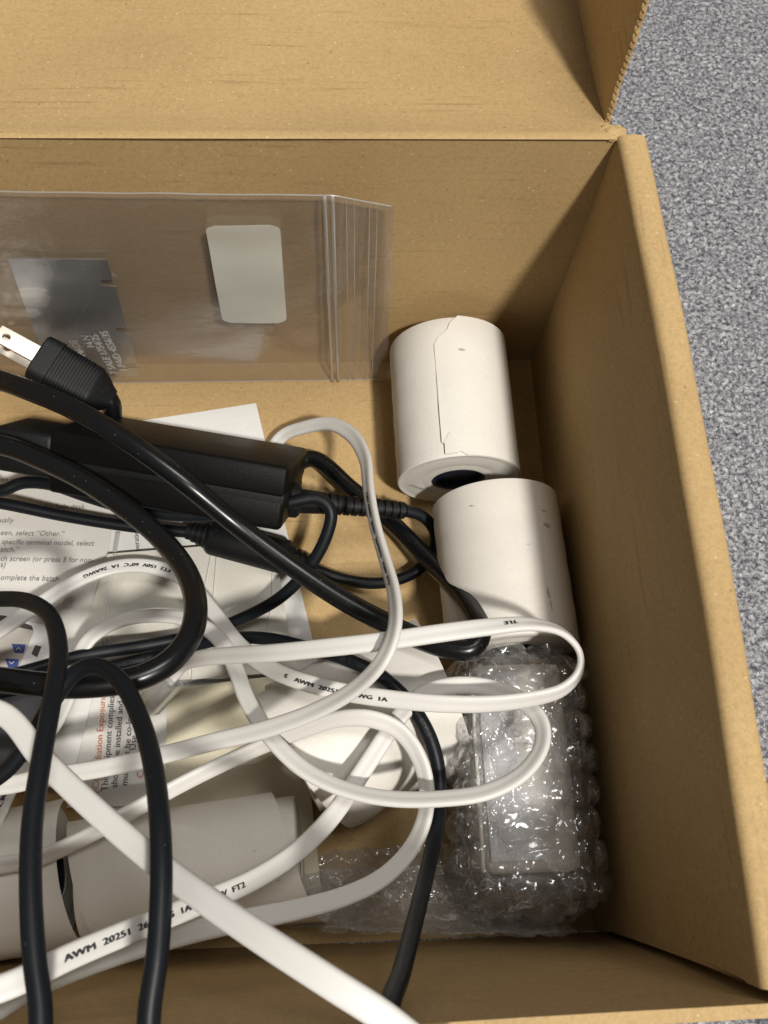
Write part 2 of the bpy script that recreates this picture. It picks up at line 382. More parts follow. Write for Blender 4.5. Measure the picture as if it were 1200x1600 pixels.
def put_text(body, size, org, ex, ey, parent, mat, lift=0.15, shear=0.0, bold=0.0, name='printed_text'):
    v, f = text_geo(body, size, shear, bold)
    if not len(v): return None
    ex = np.asarray(ex, float)/np.linalg.norm(ex); ey = np.asarray(ey, float); ey = ey-ex*(ey@ex); ey /= np.linalg.norm(ey)
    nn = np.cross(ex, ey); w_ = np.asarray(org)+v[:, :1]*ex+v[:, 1:2]*ey+nn*lift
    return obj(name, w_, f, mat, parent, smooth=False)

# ------------------------------------------------------------------ setting
cv, cf = [], []
gx = [-3000, -900, -400, 400, 900, 3000]
for y in gx:
    for x in gx: cv.append((x, y, -3.0))
for j in range(5):
    for i in range(5): cf.append([j*6+i, j*6+i+1, (j+1)*6+i+1, (j+1)*6+i])
o = obj('carpet', cv, cf, 'carpet', smooth=False, base=(0, 0, -3), kind='structure')

# ------------------------------------------------------------------ cardboard box
HB, DB, LX = 132.0, 228.0, -345.0
bx = thing('cardboard_box', 'open brown cardboard box with hinged lid folded back on grey carpet', 'box', (-170, -114, -2.8))
def panel(name, fn, nu, nv, thick, mat, parent, thick_dir, edge=None):
    """a board sheet: fn(u,v)->point, offset by thick along thick_dir(u,v)"""
    A = [fn(i/nu, j/nv) for j in range(nv+1) for i in range(nu+1)]
    Bk = [np.asarray(fn(i/nu, j/nv), float)+np.asarray(thick_dir, float)*thick for j in range(nv+1) for i in range(nu+1)]
    n = len(A); W = nu+1; F = []
    for j in range(nv):
        for i in range(nu):
            a = j*W+i; F.append([a, a+1, a+W+1, a+W]); F.append([n+a, n+a+W, n+a+W+1, n+a+1])
    for i in range(nu):
        F.append([i, n+i, n+i+1, i+1]); a = nv*W+i; F.append([a, a+1, n+a+1, n+a])
    for j in range(nv):
        a = j*W; F.append([a, a+W, n+a+W, n+a]); a = j*W+nu; F.append([a, n+a, n+a+W, a+W])
    return obj(name, np.vstack([A, Bk]), F, mat, parent, smooth=True, angle=40)
wob = lambda x, y, z, s, a: a*nz(x+31, y-17, z+5, s)
panel('bottom_panel', lambda u, v: (LX-8+u*(0-LX+16.6), -DB-0.2+v*(DB+3.0), wob(u*340, v*228, 0, 0.02, 0.3)), 40, 30, 2.6, 'board', bx, (0, 0, -1))
# back wall, slightly bowed
panel('back_wall', lambda u, v: (min(LX-9+u*(-LX+18.0), 1.0 if v > .92 else 99), 0.2+wob(u*340, 0, v*132, 0.014, 1.0)*min(1, 4*v)+0.5, -2+v*(HB-0.7)), 70, 34, 3.0, 'board', bx, (0, 1, 0))
# right wall: inner and outer skins with a rolled top
rw = []
prof = [(0.0, 0.0), (0.5, 30), (0.7, 65), (0.3, 100), (-0.1, 124), (-0.1, 129.8), (0.25, 131.2), (1.1, 132.0), (2.4, 132.4), (5.8, 132.3), (7.6, 131.9), (8.6, 131.0), (9.0, 129), (9.1, 60), (9.1, -2.0)]
def rail(name, side, y0, y1, ny, parent, xo=0.0):
    V, F = [], []; K = len(prof)
    for j in range(ny+1):
        y = y0+(y1-y0)*j/ny
        for k, (x, z) in enumerate(prof):
            bow = 1.6*math.sin(math.pi*min(1, max(0, -y/DB)))*(z/132.0)
            sag = wob(y, k*3.0, 9, 0.03, 0.5)
            yy = y
            if k < 8 and j == ny: yy = y+11-0.05*z    # inner skin stops short of the front
            V.append((xo+side*(x+bow+sag*(0.6 if k < 13 else 0)), yy, z+wob(y, 0, 3, 0.04, 0.5)*(1 if 5 < k < 12 else 0)))
    for j in range(ny):
        for k in range(K-1):
            a = j*K+k; F.append([a, a+1, a+K+1, a+K])
    # thickness of the skin
    V = np.array(V); n = len(V); off = np.zeros_like(V)
    for k, (x, z) in enumerate(prof):
        d0 = np.array(prof[max(k-1, 0)]); d1 = np.array(prof[min(k+1, K-1)]); t = (d1-d0)/np.linalg.norm(d1-d0)
        nn = np.array([t[1], -t[0]])
        off[k::K, 0] = side*nn[0]*1.6; off[k::K, 2] = nn[1]*1.6
    V2 = V+off
    F += [[i+n for i in f[::-1]] for f in F]
    for k in range(K-1):
        F.append([k, n+k, n+k+1, k+1]); a = ny*K+k; F.append([a, a+1, n+a+1, n+a])
    return obj(name, np.vstack([V, V2]), F, 'board_side', parent, smooth=True, angle=50)
rail('side_wall', 1, 0.3, -DB-3.4, 46, bx)
rail('side_wall', -1, 0.3, -DB-3.4, 46, bx, LX)
# front wall with raw top edge
panel('front_wall', lambda u, v: (LX-6.5+u*(-LX+13.2), -DB-0.4-1.4*v+wob(u*340, 7, v*132, 0.015, 0.9), v*HB+wob(u*340, 3, 0, 0.05, 0.6)*(v > .99)), 70, 24, 2.6, 'board', bx, (0, -1, 0))
et = []
for s_, yy in ((0, -DB-2.4), (1, -DB-3.8)):
    pass
# folded corner tab at the front, seen between the skins
panel('corner_tab', lambda u, v: (5.5+0.5*v, -DB+1+u*26, 4+v*124), 6, 10, 1.2, 'board_side', bx, (1, 0, 0))
# lid folded back: hinge ridge, then nearly level
def lid_fn(u, v):
    x = LX+u*(-LX-1.6+1.2*math.exp(-v*40)); s = v*232
    y = -0.5+s; z = 123.5+8.6*math.exp(-(s/20.0)) - 0.04*s - 1.3*math.exp(-s/0.9) + wob(x, s, 4, 0.012, 1.2)*min(1, s/30)
    return (x, y, z)
lid = panel('lid', lid_fn, 80, 140, 2.4, 'board', bx, (0, 0.72, -0.7))
# side flap of the lid, standing up from its right edge
def flap_fn(u, v):
    s = 9+u*221
    _, y, z = lid_fn(1.0, s/232.0)
    h = 66*v+wob(s, 3, 8, 0.35, 1.0)*v
    front = (1-u)**8                     # slanted, slightly torn front border
    return (-2.3+0.03*h+wob(s, v*60, 2, 0.05, 0.8)*v, y+front*(0.19*h+wob(h, 5, 1, 0.25, 0.9)*(v > 0)), z+0.2+h)
flp = panel('lid_side_flap', flap_fn, 70, 40, 1.6, 'board_side', lid, (1, 0, -0.3))
# raw corrugated edge of the flap (wavy flute line)
ev = []
qs = np.array([np.asarray(flap_fn(0.0, i/160))+np.array([0.8, -0.1, 0]) for i in range(161)])
ev = []; ef = []
for i, p in enumerate(qs):
    a = 0.5*math.sin(i*1.3)
    ev += [p+(a-0.3, -0.4, 0), p+(a+0.3, -0.4, 0), p+(a+0.3, 0.8, 0), p+(a-0.3, 0.8, 0)]
for i in range(160):
    for k in range(4): ef.append([i*4+k, i*4+(k+1) % 4, (i+1)*4+(k+1) % 4, (i+1)*4+k])
obj('flute_edge', ev, ef, 'board_edge', lid, smooth=False)
# crumpled hinge corner
bm = bmesh.new(); bmesh.ops.create_icosphere(bm, subdivisions=3, radius=1.0)
for v in bm.verts:
    k = 1+0.35*nz(v.co.x, v.co.y, v.co.z, 2.6)
    v.co = Vector((v.co.x*4.2*k-1.0, v.co.y*3.0*k+3.0, v.co.z*1.7*k+129.6))
cvv, cff = from_bm(bm); obj('crumpled_corner', cvv, cff, 'board', bx, smooth=False)
# ------------------------------------------------------------------ paper rolls
def roll(name, label, c0, c1, r, mat='roll', hole=9.0, group='loose paper rolls in the box', tele=0.5, seed=0, n=72):
    c0 = np.array(c0, float); c1 = np.array(c1, float); ax = c1-c0; Ln = np.linalg.norm(ax); ax /= Ln
    t = thing(name, label, 'paper roll', (*((c0+c1)/2)[:2], min(c0[2], c1[2])-r), group)
    rng = random.Random(seed); rings = []
    k = 9
    for i in range(k+1):
        rr = hole+(r-0.5-hole)*i/k; rings.append((0.0+(rng.uniform(-tele, tele) if 0 < i < k else 0)*(0.4+0.6*i/k)+tele*.4, rr))
    rings += [(0.45, r-0.12), (0.95, r)]
    m_ = 14
    for i in range(1, m_): rings.append((Ln*i/m_, r+0.12*math.sin(i*2.1+seed)))
    rings += [(Ln-0.95, r), (Ln-0.45, r-0.12)]
    for i in range(k, -1, -1):
        rr = hole+(r-0.5-hole)*i/k; rings.append((Ln-tele*.4-(rng.uniform(-tele, tele) if 0 < i < k else 0)*(0.4+0.6*i/k), rr))
    v, f = lathe(rings, c0, ax, n, closed=True)
    pb = obj('paper', v, f, mat, t, angle=35)
    v, f = lathe([(0.8, hole+0.1), (0.8, hole-1.6), (Ln-0.8, hole-1.6), (Ln-0.8, hole+0.1)], c0, ax, 36, closed=True)
    obj('core', v, f, 'core', t, angle=40)
    v, f = lathe([(3.0, 0.01), (3.0, hole-1.7), (3.3, hole-1.7), (3.3, 0.01)], c0, ax, 30)
    obj('core_plug', v, f, 'core', t, angle=40)
    return t, ax, Ln
def shell(t, c0, ax, r0, outline, thick, mat, name='loose_edge', nu=26, nv=20, lift=None):
    """curved paper patch: outline gives angle range per axial position; angle 0 = up, + = to -side"""
    c0 = np.array(c0, float); ax = np.array(ax, float); up = np.array([0, 0, 1.]); up = up-ax*(up@ax); up /= np.linalg.norm(up); sd = np.cross(up, ax)
    V = []; F = []
    for lay in (0, thick):
        for j in range(nv+1):
            for i in range(nu+1):
                a, d_ = outline(i/nu, j/nv); rr = r0+lay+(lift(i/nu, j/nv) if lift else 0)
                V.append(c0+ax*d_+(up*math.cos(a)+sd*math.sin(a))*rr)
    W = nu+1; n = W*(nv+1)
    for j in range(nv):
        for i in range(nu):
            a = j*W+i; F.append([a, a+W, a+W+1, a+1]); F.append([n+a, n+a+1, n+a+W+1, n+a+W])
    for i in range(nu): F.append([i, i+1, n+i+1, n+i]); a = nv*W+i; F.append([a, n+a, n+a+1, a+1])
    for j in range(nv): a = j*W; F.append([a, n+a, n+a+W, a+W]); a += nu; F.append([a, a+W, n+a+W, n+a])
    return obj(name, np.array(V), F, mat, t, angle=40)
R1 = 23.6
a0, a1 = np.array((-39.8, -66.5, R1+0.3)), np.array((-40.6, -7.5, R1+0.3))
r1, ax1, L1 = roll('paper_roll', 'clean white paper roll with a torn loose end against the back wall of box', a0, a1, R1, 'roll', 10.5, seed=1)
def ol1(u, v):                            # loose outer layer: torn left border, runs over the top and down the right
    d_ = 0.15+v*(L1-0.3)
    left = 0.35
    if v < 0.10: left = 0.35-0.75*(0.10-v)/0.10*0.5
    if v > 0.80: left = 0.35-(v-0.80)/0.20*0.40+0.05*math.sin(v*60)
    right = -2.4
    return (-(right+(left-right)*u) if False else (left+(right-left)*u), d_)
SGN = 1
shell(r1, a0, ax1, R1+0.16, lambda u, v: (ol1(u, v)[0]*SGN, ol1(u, v)[1]), 0.22, 'roll', lift=lambda u, v: 0.55*math.exp(-u*22)*(0.5+0.5*math.sin(v*7)))
shell(r1, a0, ax1, R1+0.85, lambda u, v: (SGN*(0.31-0.20*u-0.06*v*u), 1.2+v*(1.0-abs(u-0.35)*1.2)*8.5), 0.15, 'roll', 'folded_corner', 8, 8)
# faint marks on the near end
put_text('77AXE//%', 3.0, a0+ax1*-0.15+np.array([-19.5, 0, -2.5]), (0.78, 0, -0.62), (0.62, 0, 0.78), r1, 'ink_pale', 0.5, name='printed_mark')
b0, b1 = np.array((-25.0, -134.5, R1+3.6)), np.array((-26.6, -76.5, R1+0.6))
r2, ax2, L2 = roll('paper_roll', 'white paper roll with small dark scuffs wedged against the right side of box', b0, b1, R1+0.2, 'roll_worn', 10.5, seed=2)
for rt, o0, axx, rr, a_, dd, wa, wd in ((r2, b0, ax2, R1+0.25, -0.62, 40.5, 0.08, 1.0), (r2, b0, ax2, R1+0.25, -0.60, 46.0, 0.09, 0.35), (r2, b0, ax2, R1+0.25, -0.45, 12.5, 0.03, 4.6), (r2, b0, ax2, R1+0.25, 0.55, 49, 0.06, 0.4), (r1, a0, ax1, R1+0.42, -0.08, 44, 0.07, 0.6)):
    def scuff(u, v, a_=a_, dd=dd, wa=wa, wd=wd):
        k = math.sqrt(max(0, 1-(2*v-1)**2))*(0.7+0.6*nz(v*9, dd, 0, 1)); return a_+(2*u-1)*wa*k+0.03*(v-.5), dd+(2*v-1)*wd
    shell(rt, o0, axx, rr, scuff, 0.03, 'scuff', 'scuff_mark', 6, 8)
# third roll: askew in the middle, with a crumpled loose tail
c0 = P(455, 1170, 24); c1 = P(672, 1062, 24); c0[2] = 25.5; c1[2] = 25.0
r3, ax3, L3 = roll('paper_roll', 'white paper roll lying askew with a crumpled paper tail in the middle of box', c0, c1, 23.0, 'roll_worn', 9.0, seed=3)
def tail3(u, v):
    d_ = -3.0+11*u*u+v*(L3+5.5-11*u*u-3*u); a = 0.95-2.8*u
    return a, d_
def tl3(u, v):
    return 0.4+max(0, u-0.35)**1.6*20*(0.9+0.1*math.sin(v*9+u*7))+0.5*nz(u*6, v*5, 1, 0.6)*(0.3+u)
shell(r3, c0, ax3, 23.3, tail3, 0.2, 'roll', 'loose_tail', 44, 34, tl3)
# roll lying along the front, with a wide loose wrap, and its neighbour
d0 = P(140, 1352, 27); d1 = P(470, 1302, 27); d0 += (0, -5.5, 0); d1 += (0, -6.5, 0); d0[2] = 26; d1[2] = 26.5
r4, ax4, L4 = roll('paper_roll', 'cream white paper roll with loose outer wrap lying along the front of box', d0, d1, 18.6, 'roll_worn', 8.0, seed=4)
shell(r4, d0, ax4, 19.0, lambda u, v: (1.9-4.3*u, -2.0+v*(L4-2)+20*(min(u, .85)-0.3)), 0.25, 'roll_worn', 'loose_wrap', 50, 30,
      lambda u, v: 0.5+1.3*(v-0.2)**2+0.5*nz(u*5, v*4, 3, 1.2)+1.0*max(0, u-0.62)**1.5*4)
e0 = P(-155, 1412, 24); e1 = P(92, 1362, 24); e0[2] = 23.0; e1[2] = 23.0
r5, ax5, L5 = roll('paper_roll', 'cream white paper roll end to end with the loosely wrapped roll under white cord', e0, e1, 21.5, 'roll_worn', 8.0, seed=5)
shell(r5, e0, ax5, 21.8, lambda u, v: (1.6-3.6*u, 8+v*(L5-4+5*u)), 0.25, 'roll', 'loose_wrap', 40, 24, lambda u, v: 0.4+0.7*nz(u*5, v*4, 8, 1.2)+1.5*v*v*u)

# ------------------------------------------------------------------ papers on the bottom
def sheet(name, corners, z, thick, mat, label, cat, nu=30, nv=30, bump_=0.8, seed=0, parent=None, zf=None):
    """corners: 4 world xy (mm) in order; gently wavy sheet"""
    c = [np.array(p[:2], float) for p in corners]; V = []; F = []; W = nu+1; n = W*(nv+1)
    for lay in (thick, 0):
        for j in range(nv+1):
            for i in range(nu+1):
                u, v = i/nu, j/nv; p = (1-v)*((1-u)*c[0]+u*c[1])+v*((1-u)*c[3]+u*c[2])
                zz = z+bump_*(0.5+0.5*nz(p[0]+seed*37, p[1], seed, 0.022))+(zf(u, v) if zf else 0)
                V.append((p[0], p[1], zz+lay))
    for j in range(nv):
        for i in range(nu):
            a = j*W+i; F.append([a, a+1, a+W+1, a+W]); F.append([n+a, n+a+W, n+a+W+1, n+a+1])
    for i in range(nu): F.append([i, n+i, n+i+1, i+1]); a = nv*W+i; F.append([a, a+1, n+a+1, n+a])
    for j in range(nv): a = j*W; F.append([a, a+W, n+a+W, n+a]); a += nu; F.append([a, n+a, n+a+W, a+W])
    V = np.array(V)
    if V[0][0] > V[nu][0]: pass
    return obj(name, V, F, mat, parent, angle=50, label=label, cat=cat)
s1 = sheet('paper_sheet', [(-255, -150), (-92, -146), (-120.6, -19.5), (-283, -45)], 0.5, 0.3, 'sheet', 'large white paper sheet flat on box bottom under the black adapter', 'paper', seed=1)
SH_Z = 2.2
s2 = sheet('instruction_sheet', [P(-160, 1120, SH_Z), P(135, 1100, SH_Z), P(188, 735, SH_Z), P(-150, 700, SH_Z)], SH_Z, 0.3, 'leaflet', 'white instruction sheet printed with grey text lines and a card terminal picture', 'paper', seed=2, bump_=0.5)
def on(px, py, z): return P(px, py, z)
def line_on(body, px, py, size, parent, z, px2, py2, mat='ink_grey', **kw):
    p = on(px, py, z); q = on(px2, py2, z); ex = q-p; ey = np.array([-ex[1], ex[0], 0])
    return put_text(body, size, p, ex, ey, parent, mat, **kw)
TZ = SH_Z+0.95
for body, x, y in (('on your terminal', 0, 752), ('p, please call the help desk', 2, 793), ('manually', -22, 816), ('een, select “Other.”', 0, 836),
                   ('specific terminal model, select', 2, 850), ('atch.”', 0, 862), ('ch screen (or press 3 for non-', 0, 876), ('s)', 0, 886), ('omplete the batch', 0, 906)):
    line_on(body, x, y, 3.05 if len(body) < 29 else 2.95, s2, TZ, x+140, y+3, 'ink_grey', shear=0.12)
# printed picture of a card terminal on the sheet
def flat(name, pts, z, mat, parent, h=0.06):
    V, F = extrude_poly([on(x, y, z) for x, y in pts], (0, 0, 1), h)
    V = V.copy(); return obj(name, V, F, mat, parent, smooth=False)
pz = TZ
flat('printed_picture', [(-60, 1075), (40, 1078), (78, 1040), (92, 975), (75, 948), (20, 930), (-60, 925)], pz, 'pic_light', s2)
flat('printed_picture', [(-60, 972), (0, 975), (52, 984), (52, 990), (28, 1046), (-60, 1040)], pz+.12, 'pic_screen', s2)
flat('printed_picture', [(-60, 968), (0, 974), (52, 985), (50, 978), (8, 962), (-60, 955)], pz+.12, 'pic_dark', s2)
flat('printed_picture', [(30, 952), (60, 956), (70, 966), (66, 976), (26, 968)], pz+.12, 'pic_grey', s2)
for (x, y) in ((18, 1006), (8, 1029)):
    flat('printed_button', [(x, y), (x+5, y+14), (x+19, y+15), (x+22, y+1)][::-1], pz+.2, 'ink_blue', s2)
for (x, y, s) in ((29, 1013, 1), (18, 1036, -1)):
    flat('printed_arrow', [(x-4, y+s*2), (x, y-s*2), (x+4, y+s*2), (x+4, y+s*3.2), (x, y-s*0.6), (x-4, y+s*3.2)], pz+.28, 'pic_light', s2)
flat('printed_picture', [(49, 1022), (55, 1008), (65, 1010), (58, 1027)], pz+.12, 'pic_dark', s2)
flat('printed_picture', [(100, 935), (112, 930), (112, 950), (97, 950)], pz+.12, 'pic_grey', s2)
# page border line and vertical word on the page beside
flat('printed_rule', [(181, 832), (188, 832), (181, 872), (175, 872)][::-1], TZ, 'ink_pale', s2)
line_on('operation', 219, 868, 3.0, s1, 2.0, 214, 800, 'ink_grey')
# frosted plastic sleeve over the sheets
sl = sheet('plastic_sleeve', [P(108, 1075, 4), P(462, 1052, 4), P(428, 846, 4), P(170, 868, 4)], 4.2, 1.0, 'sleeve', 'greyish frosted plastic sleeve lying over the instruction sheet under coiled cords', 'sleeve', seed=4, bump_=1.0)
for x0_, x1_ in ((146, 152), (152, 157), (300, 318), (318, 326), (410, 414)):
    v, f = tube([P(x0_+8, 1062, 6.2), P((x0_+x1_)/2+14, 960, 6.3), P(x1_+26, 866, 6.2)] if x0_ < 200 else [P(x0_-6, 1055, 6.2), P(x0_+12, 960, 6.3), P(x1_+14, 856, 6.2)], 0.28, 6)
    obj('sleeve_seam', v, f, 'sheet', sl)
# cream envelope
en = sheet('cream_envelope', [P(150, 1440, 3), P(505, 1415, 3), P(466, 1054, 3), P(205, 1085, 3)], 3.6, 1.1, 'cream', 'cream coloured envelope under the white cord loops beside the askew roll', 'envelope', seed=5, bump_=1.6)
en2 = obj('envelope_flap', *extrude_poly([P(300, 1062, 6.8), P(468, 1048, 6.8), P(462, 1020, 6.8), P(300, 1030, 6.8)][::-1], (0, 0, 1), 0.4), 'sleeve', en, smooth=False)
# FCC leaflet
LZ = 7.0
fl = sheet('safety_leaflet', [P(105, 1262, LZ), P(258, 1258, LZ), P(262, 1060, LZ), P(150, 1060, LZ)], LZ, 0.3, 'leaflet', 'white safety leaflet with sideways black and orange print beside cream envelope', 'leaflet', seed=6, bump_=0.5)
for body, x, y, mt, sz in (('FCC Radiation Exposure', 154, 1240, 'ink_orange', 3.4), ('This equipment complies with', 168, 1236, 'ink', 3.3), ('should be installed and operated', 183, 1231, 'ink', 3.3),
                           ('must not be co-located or', 199, 1228, 'ink', 3.3), ('C', 224, 1216, 'ink_orange', 3.4), ('Use', 212, 1172, 'ink', 3.3)):
    p_ = P(x, y, LZ+.9); q_ = P(x+ (1090-y)*-0.075, 1090, LZ+.9); e_ = q_-p_
    put_text(body, sz*1.0, p_, e_, (-e_[1], e_[0], 0), fl, mt, 0.1)
fb = sheet('folded_leaflet', [P(60, 1228, LZ), P(112, 1234, LZ), P(150, 1080, LZ), P(95, 1080, LZ)], LZ+1.8, 0.3, 'sheet', 'blank white folded leaflet beside the safety leaflet with orange print', 'leaflet', seed=7, bump_=0.4)
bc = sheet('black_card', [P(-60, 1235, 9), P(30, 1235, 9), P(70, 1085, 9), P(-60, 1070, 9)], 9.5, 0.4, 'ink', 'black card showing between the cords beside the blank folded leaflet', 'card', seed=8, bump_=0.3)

# ------------------------------------------------------------------ zip bag, sticker, plate
bag = thing('zip_bag', 'clear plastic zip bag with white sticker leaning on the back wall of box', 'plastic bag', (-160, -4, 0))
def bag_pt(x, t, side):
    top = 113.2-0.02*(x+190)
    if x > -88: top = 111.8-0.26*(x+88)
    edge = math.sin(math.pi*t)
    thick = 1.9*edge**0.6
    y = -4.3+side*thick-7.5*(1-t)**2*0.6+1.0*nz(x, t*110, side*4, 0.03)*edge+0.7*nz(x*0.6+t*60, t*110-x*0.3, side*4+9, 0.06)*edge
    y = min(y, -1.6)
    z = 1.2+(top-1.2)*t+(0.5*nz(x, 5, 0, 0.06) if t > .98 else 0)
    return np.array([x, y, z])
def bag_panel(side):
    V, F = [], []; nx, nt_ = 90, 44
    for j in range(nt_+1):
        for i in range(nx+1): V.append(bag_pt(-232+i/nx*165.5+(2.2*(1-j/nt_) if i == nx else 0), j/nt_, side))
    for j in range(nt_):
        for i in range(nx):
            a = j*(nx+1)+i; F.append([a, a+1, a+nx+2, a+nx+1])
    return V, F
v, f = bag_panel(-1); obj('front_film', v, f, 'bag', bag)
v, f = bag_panel(1); obj('back_film', v, f, 'bag', bag)
for x, r_ in ((-88.8, 0.75), (-86.3, 0.75)):
    v, f = tube([bag_pt(x+0.9*(1-t), t, -1)+np.array([0, -0.4, 0]) for t in np.linspace(0, 1.0, 14)], r_, 8); obj('zip_ridge', v, f, 'zip', bag)
for x in (-82.0, -79.5, -74.5, -72.0):
    v, f = tube([bag_pt(x+1.2*(1-t), t, -1)+np.array([0, -0.15, 0]) for t in np.linspace(0, 1.0, 14)], 0.22, 6); obj('film_line', v, f, 'zip', bag)
v, f = tube([bag_pt(x, 1.0, 0)+np.array([0, -0.2, 0]) for x in np.linspace(-232, -67, 60)], 0.32, 6); obj('top_seam', v, f, 'zip', bag)
v, f = tube([bag_pt(x, 0.0, 0)+np.array([0, -0.2, .3]) for x in np.linspace(-232, -66, 60)], 0.28, 6); obj('bottom_seam', v, f, 'zip', bag)
# rounded white sticker on the front film
V, F = [], []; nx, nt_ = 26, 40
for lay in (0.0, -0.12):
    for j in range(nt_+1):
        for i in range(nx+1):
            u, vv = i/nx*2-1, j/nt_*2-1; hx, hz, rr = 12.1, 26.5, 3.2
            X, Z = u*hx, vv*hz
            ex_ = abs(Z)-(hz-rr)
            lim = hx-rr+math.sqrt(max(0, rr*rr-max(0, ex_)**2)); X = u*lim
            xw = -116.2+X+0.02*Z; zw = 73.8+Z
            b_ = bag_pt(xw, (zw-1.2)/111.0, -1); V.append((xw, b_[1]-1.7+lay-0.5*math.sin(zw*0.19)-0.3*nz(xw, zw, 2, 0.07), zw))
W = nx+1; n = W*(nt_+1)
for j in range(nt_):
    for i in range(nx):
        a = j*W+i; F.append([a, a+1, a+W+1, a+W]); F.append([n+a, n+a+W, n+a+W+1, n+a+1])
obj('sticker', V, F, 'sticker', bag)
# notched metal plate inside the bag
t_ = [(-197.2, 81.2), (-164.2, 80.6), (-165.1, 70.4)]
pl2 = [(-197.2, 81.4), (-164.0, 80.6)]
def notch(zc, x): return [(x+0.15, zc+2.2), (x-3.6, zc+2.4), (x-5.0, zc+0.7), (x-4.2, zc-1.0), (x+0.2, zc-1.5)]
xe = lambda z: -164.0-4.9*(80.6-z)/74
pl2 += notch(67, xe(67)) + notch(37.5, xe(37.5)) + notch(13, xe(13)) + [(-169.6, 5.6), (-206.2, 6.4)]
ytilt = lambda z: -4.6-3.6*(1-z/112.0)**2
mp = thing('metal_plate', 'notched silver metal plate with embossed writing inside the clear zip bag', 'metal plate', (-185, -5, 6))
pts = np.array([(x, ytilt(z), z) for x, z in pl2])
# subdivide outline into a flat prism following one tilt plane
pn = np.array([0, -1.0, 0]); V, F = extrude_poly(pts[::-1], pn, 0.5); obj('plate', V, F, 'plate', mp, smooth=False)
for i, (body, x, z0) in enumerate((('1437/05', -190.6, 13), ('PRINT MADE', -186.6, 8), ('14 N', -182.0, 27), ('7 SALE 1754/25', -177.6, 8), ('1 PAID 4556/35', -173.2, 10), )):
    v, f = text_geo(body, 4.4, 0, 0.0)
    k = min(1.0, (58-z0)/max(v[:, 0].max(), 1))
    ww = np.array([(x-q[1]-0.05*(q[0]*k), ytilt(z0+q[0]*k)-0.62, z0+q[0]*k) for q in v])
    vv = np.vstack([ww, ww+np.array([0, -0.35, 0])]); n = len(ww)
    obj('embossed_text', vv, [q[::-1] for q in f]+[[i_+n for i_ in q] for q in f], 'emboss', mp, smooth=False)

# ------------------------------------------------------------------ black power adapter
E0, E1 = P(78, 668, 61), P(452, 731, 61)
axl = E1-E0; AL = np.linalg.norm(axl); ex = axl/AL
hz_ = np.array([-ex[1], ex[0], 0]); hz_ /= np.linalg.norm(hz_)     # horizontal, toward back
th = math.radians(56)
wdir = hz_*math.cos(th)+np.array([0, 0, -1])*math.sin(th)           # down the wide face (towards back)
ndir = -hz_*math.sin(th)+np.array([0, 0, -1])*math.cos(th)          # down the narrow face (towards front)
ad = thing('power_adapter', 'black plastic power adapter brick tipped on its edge over the papers', 'power adapter', (*((E0+E1)/2)[:2], 1.0))
Tn, Wd = 23.0, 45.0
m4 = frame(E0, ex, wdir, ndir)
flip = np.dot(np.cross(ex, wdir), ndir) < 0
def abox(lo, hi, bev, seg=3):
    v, f = box(lo, hi, bev, seg, m4); return v, ([q[::-1] for q in f] if flip else f)
v, f = abox((0, 0, 0), (AL, Wd, Tn*0.492), 1.8); obj('upper_shell', v, f, 'black_abs', ad, angle=30)
v, f = abox((0.15, 0.15, Tn*0.508), (AL-0.15, Wd-0.15, Tn), 2.0); obj('lower_shell', v, f, 'black_abs', ad, angle=30)
v, f = abox((0.5, 0.45, Tn*0.4), (AL-0.5, Wd-0.45, Tn*0.6), 0.3); obj('seam', v, f, 'black_rubber', ad, angle=30)
def aw(a, b, c): return E0+ex*a+wdir*b+ndir*c
v, f = abox((-22, 4, 3.4), (-0.2, 30, Tn-3.5), 2.2); obj('inlet_connector', v, f, 'black_rubber', ad, angle=30)
# strain relief on the output side
so = P(472, 783, 31); s1_ = P(632, 798, 20)
sd = s1_-so; sL = np.linalg.norm(sd); rings = [(-6, 4.6), (0, 4.6), (6, 4.3)]
d_ = 7.0
while d_ < sL-2:
    rr = 4.3-1.0*d_/sL
    rings += [(d_, rr), (d_+1.9, rr), (d_+2.0, rr-1.1), (d_+3.0, rr-1.1)]; d_ += 3.1
rings += [(sL, 2.9), (sL+0.6, 2.5)]
v, f = lathe(rings, so, sd, 26); obj('strain_relief', v, f, 'black_rubber', ad, angle=35)
v, f = lathe([(-9, 6.5), (-2, 6.5), (-1, 5.5)], so, sd, 26); obj('collar', v, f, 'black_rubber', ad, angle=35)

# ------------------------------------------------------------------ cords
def PP(lst): return [p if len(p) == 4 else P(*p) for p in lst]
def path(lst): return np.array([np.array(p[1:]) if p[0] == 'w' else P(*p) for p in lst], float)
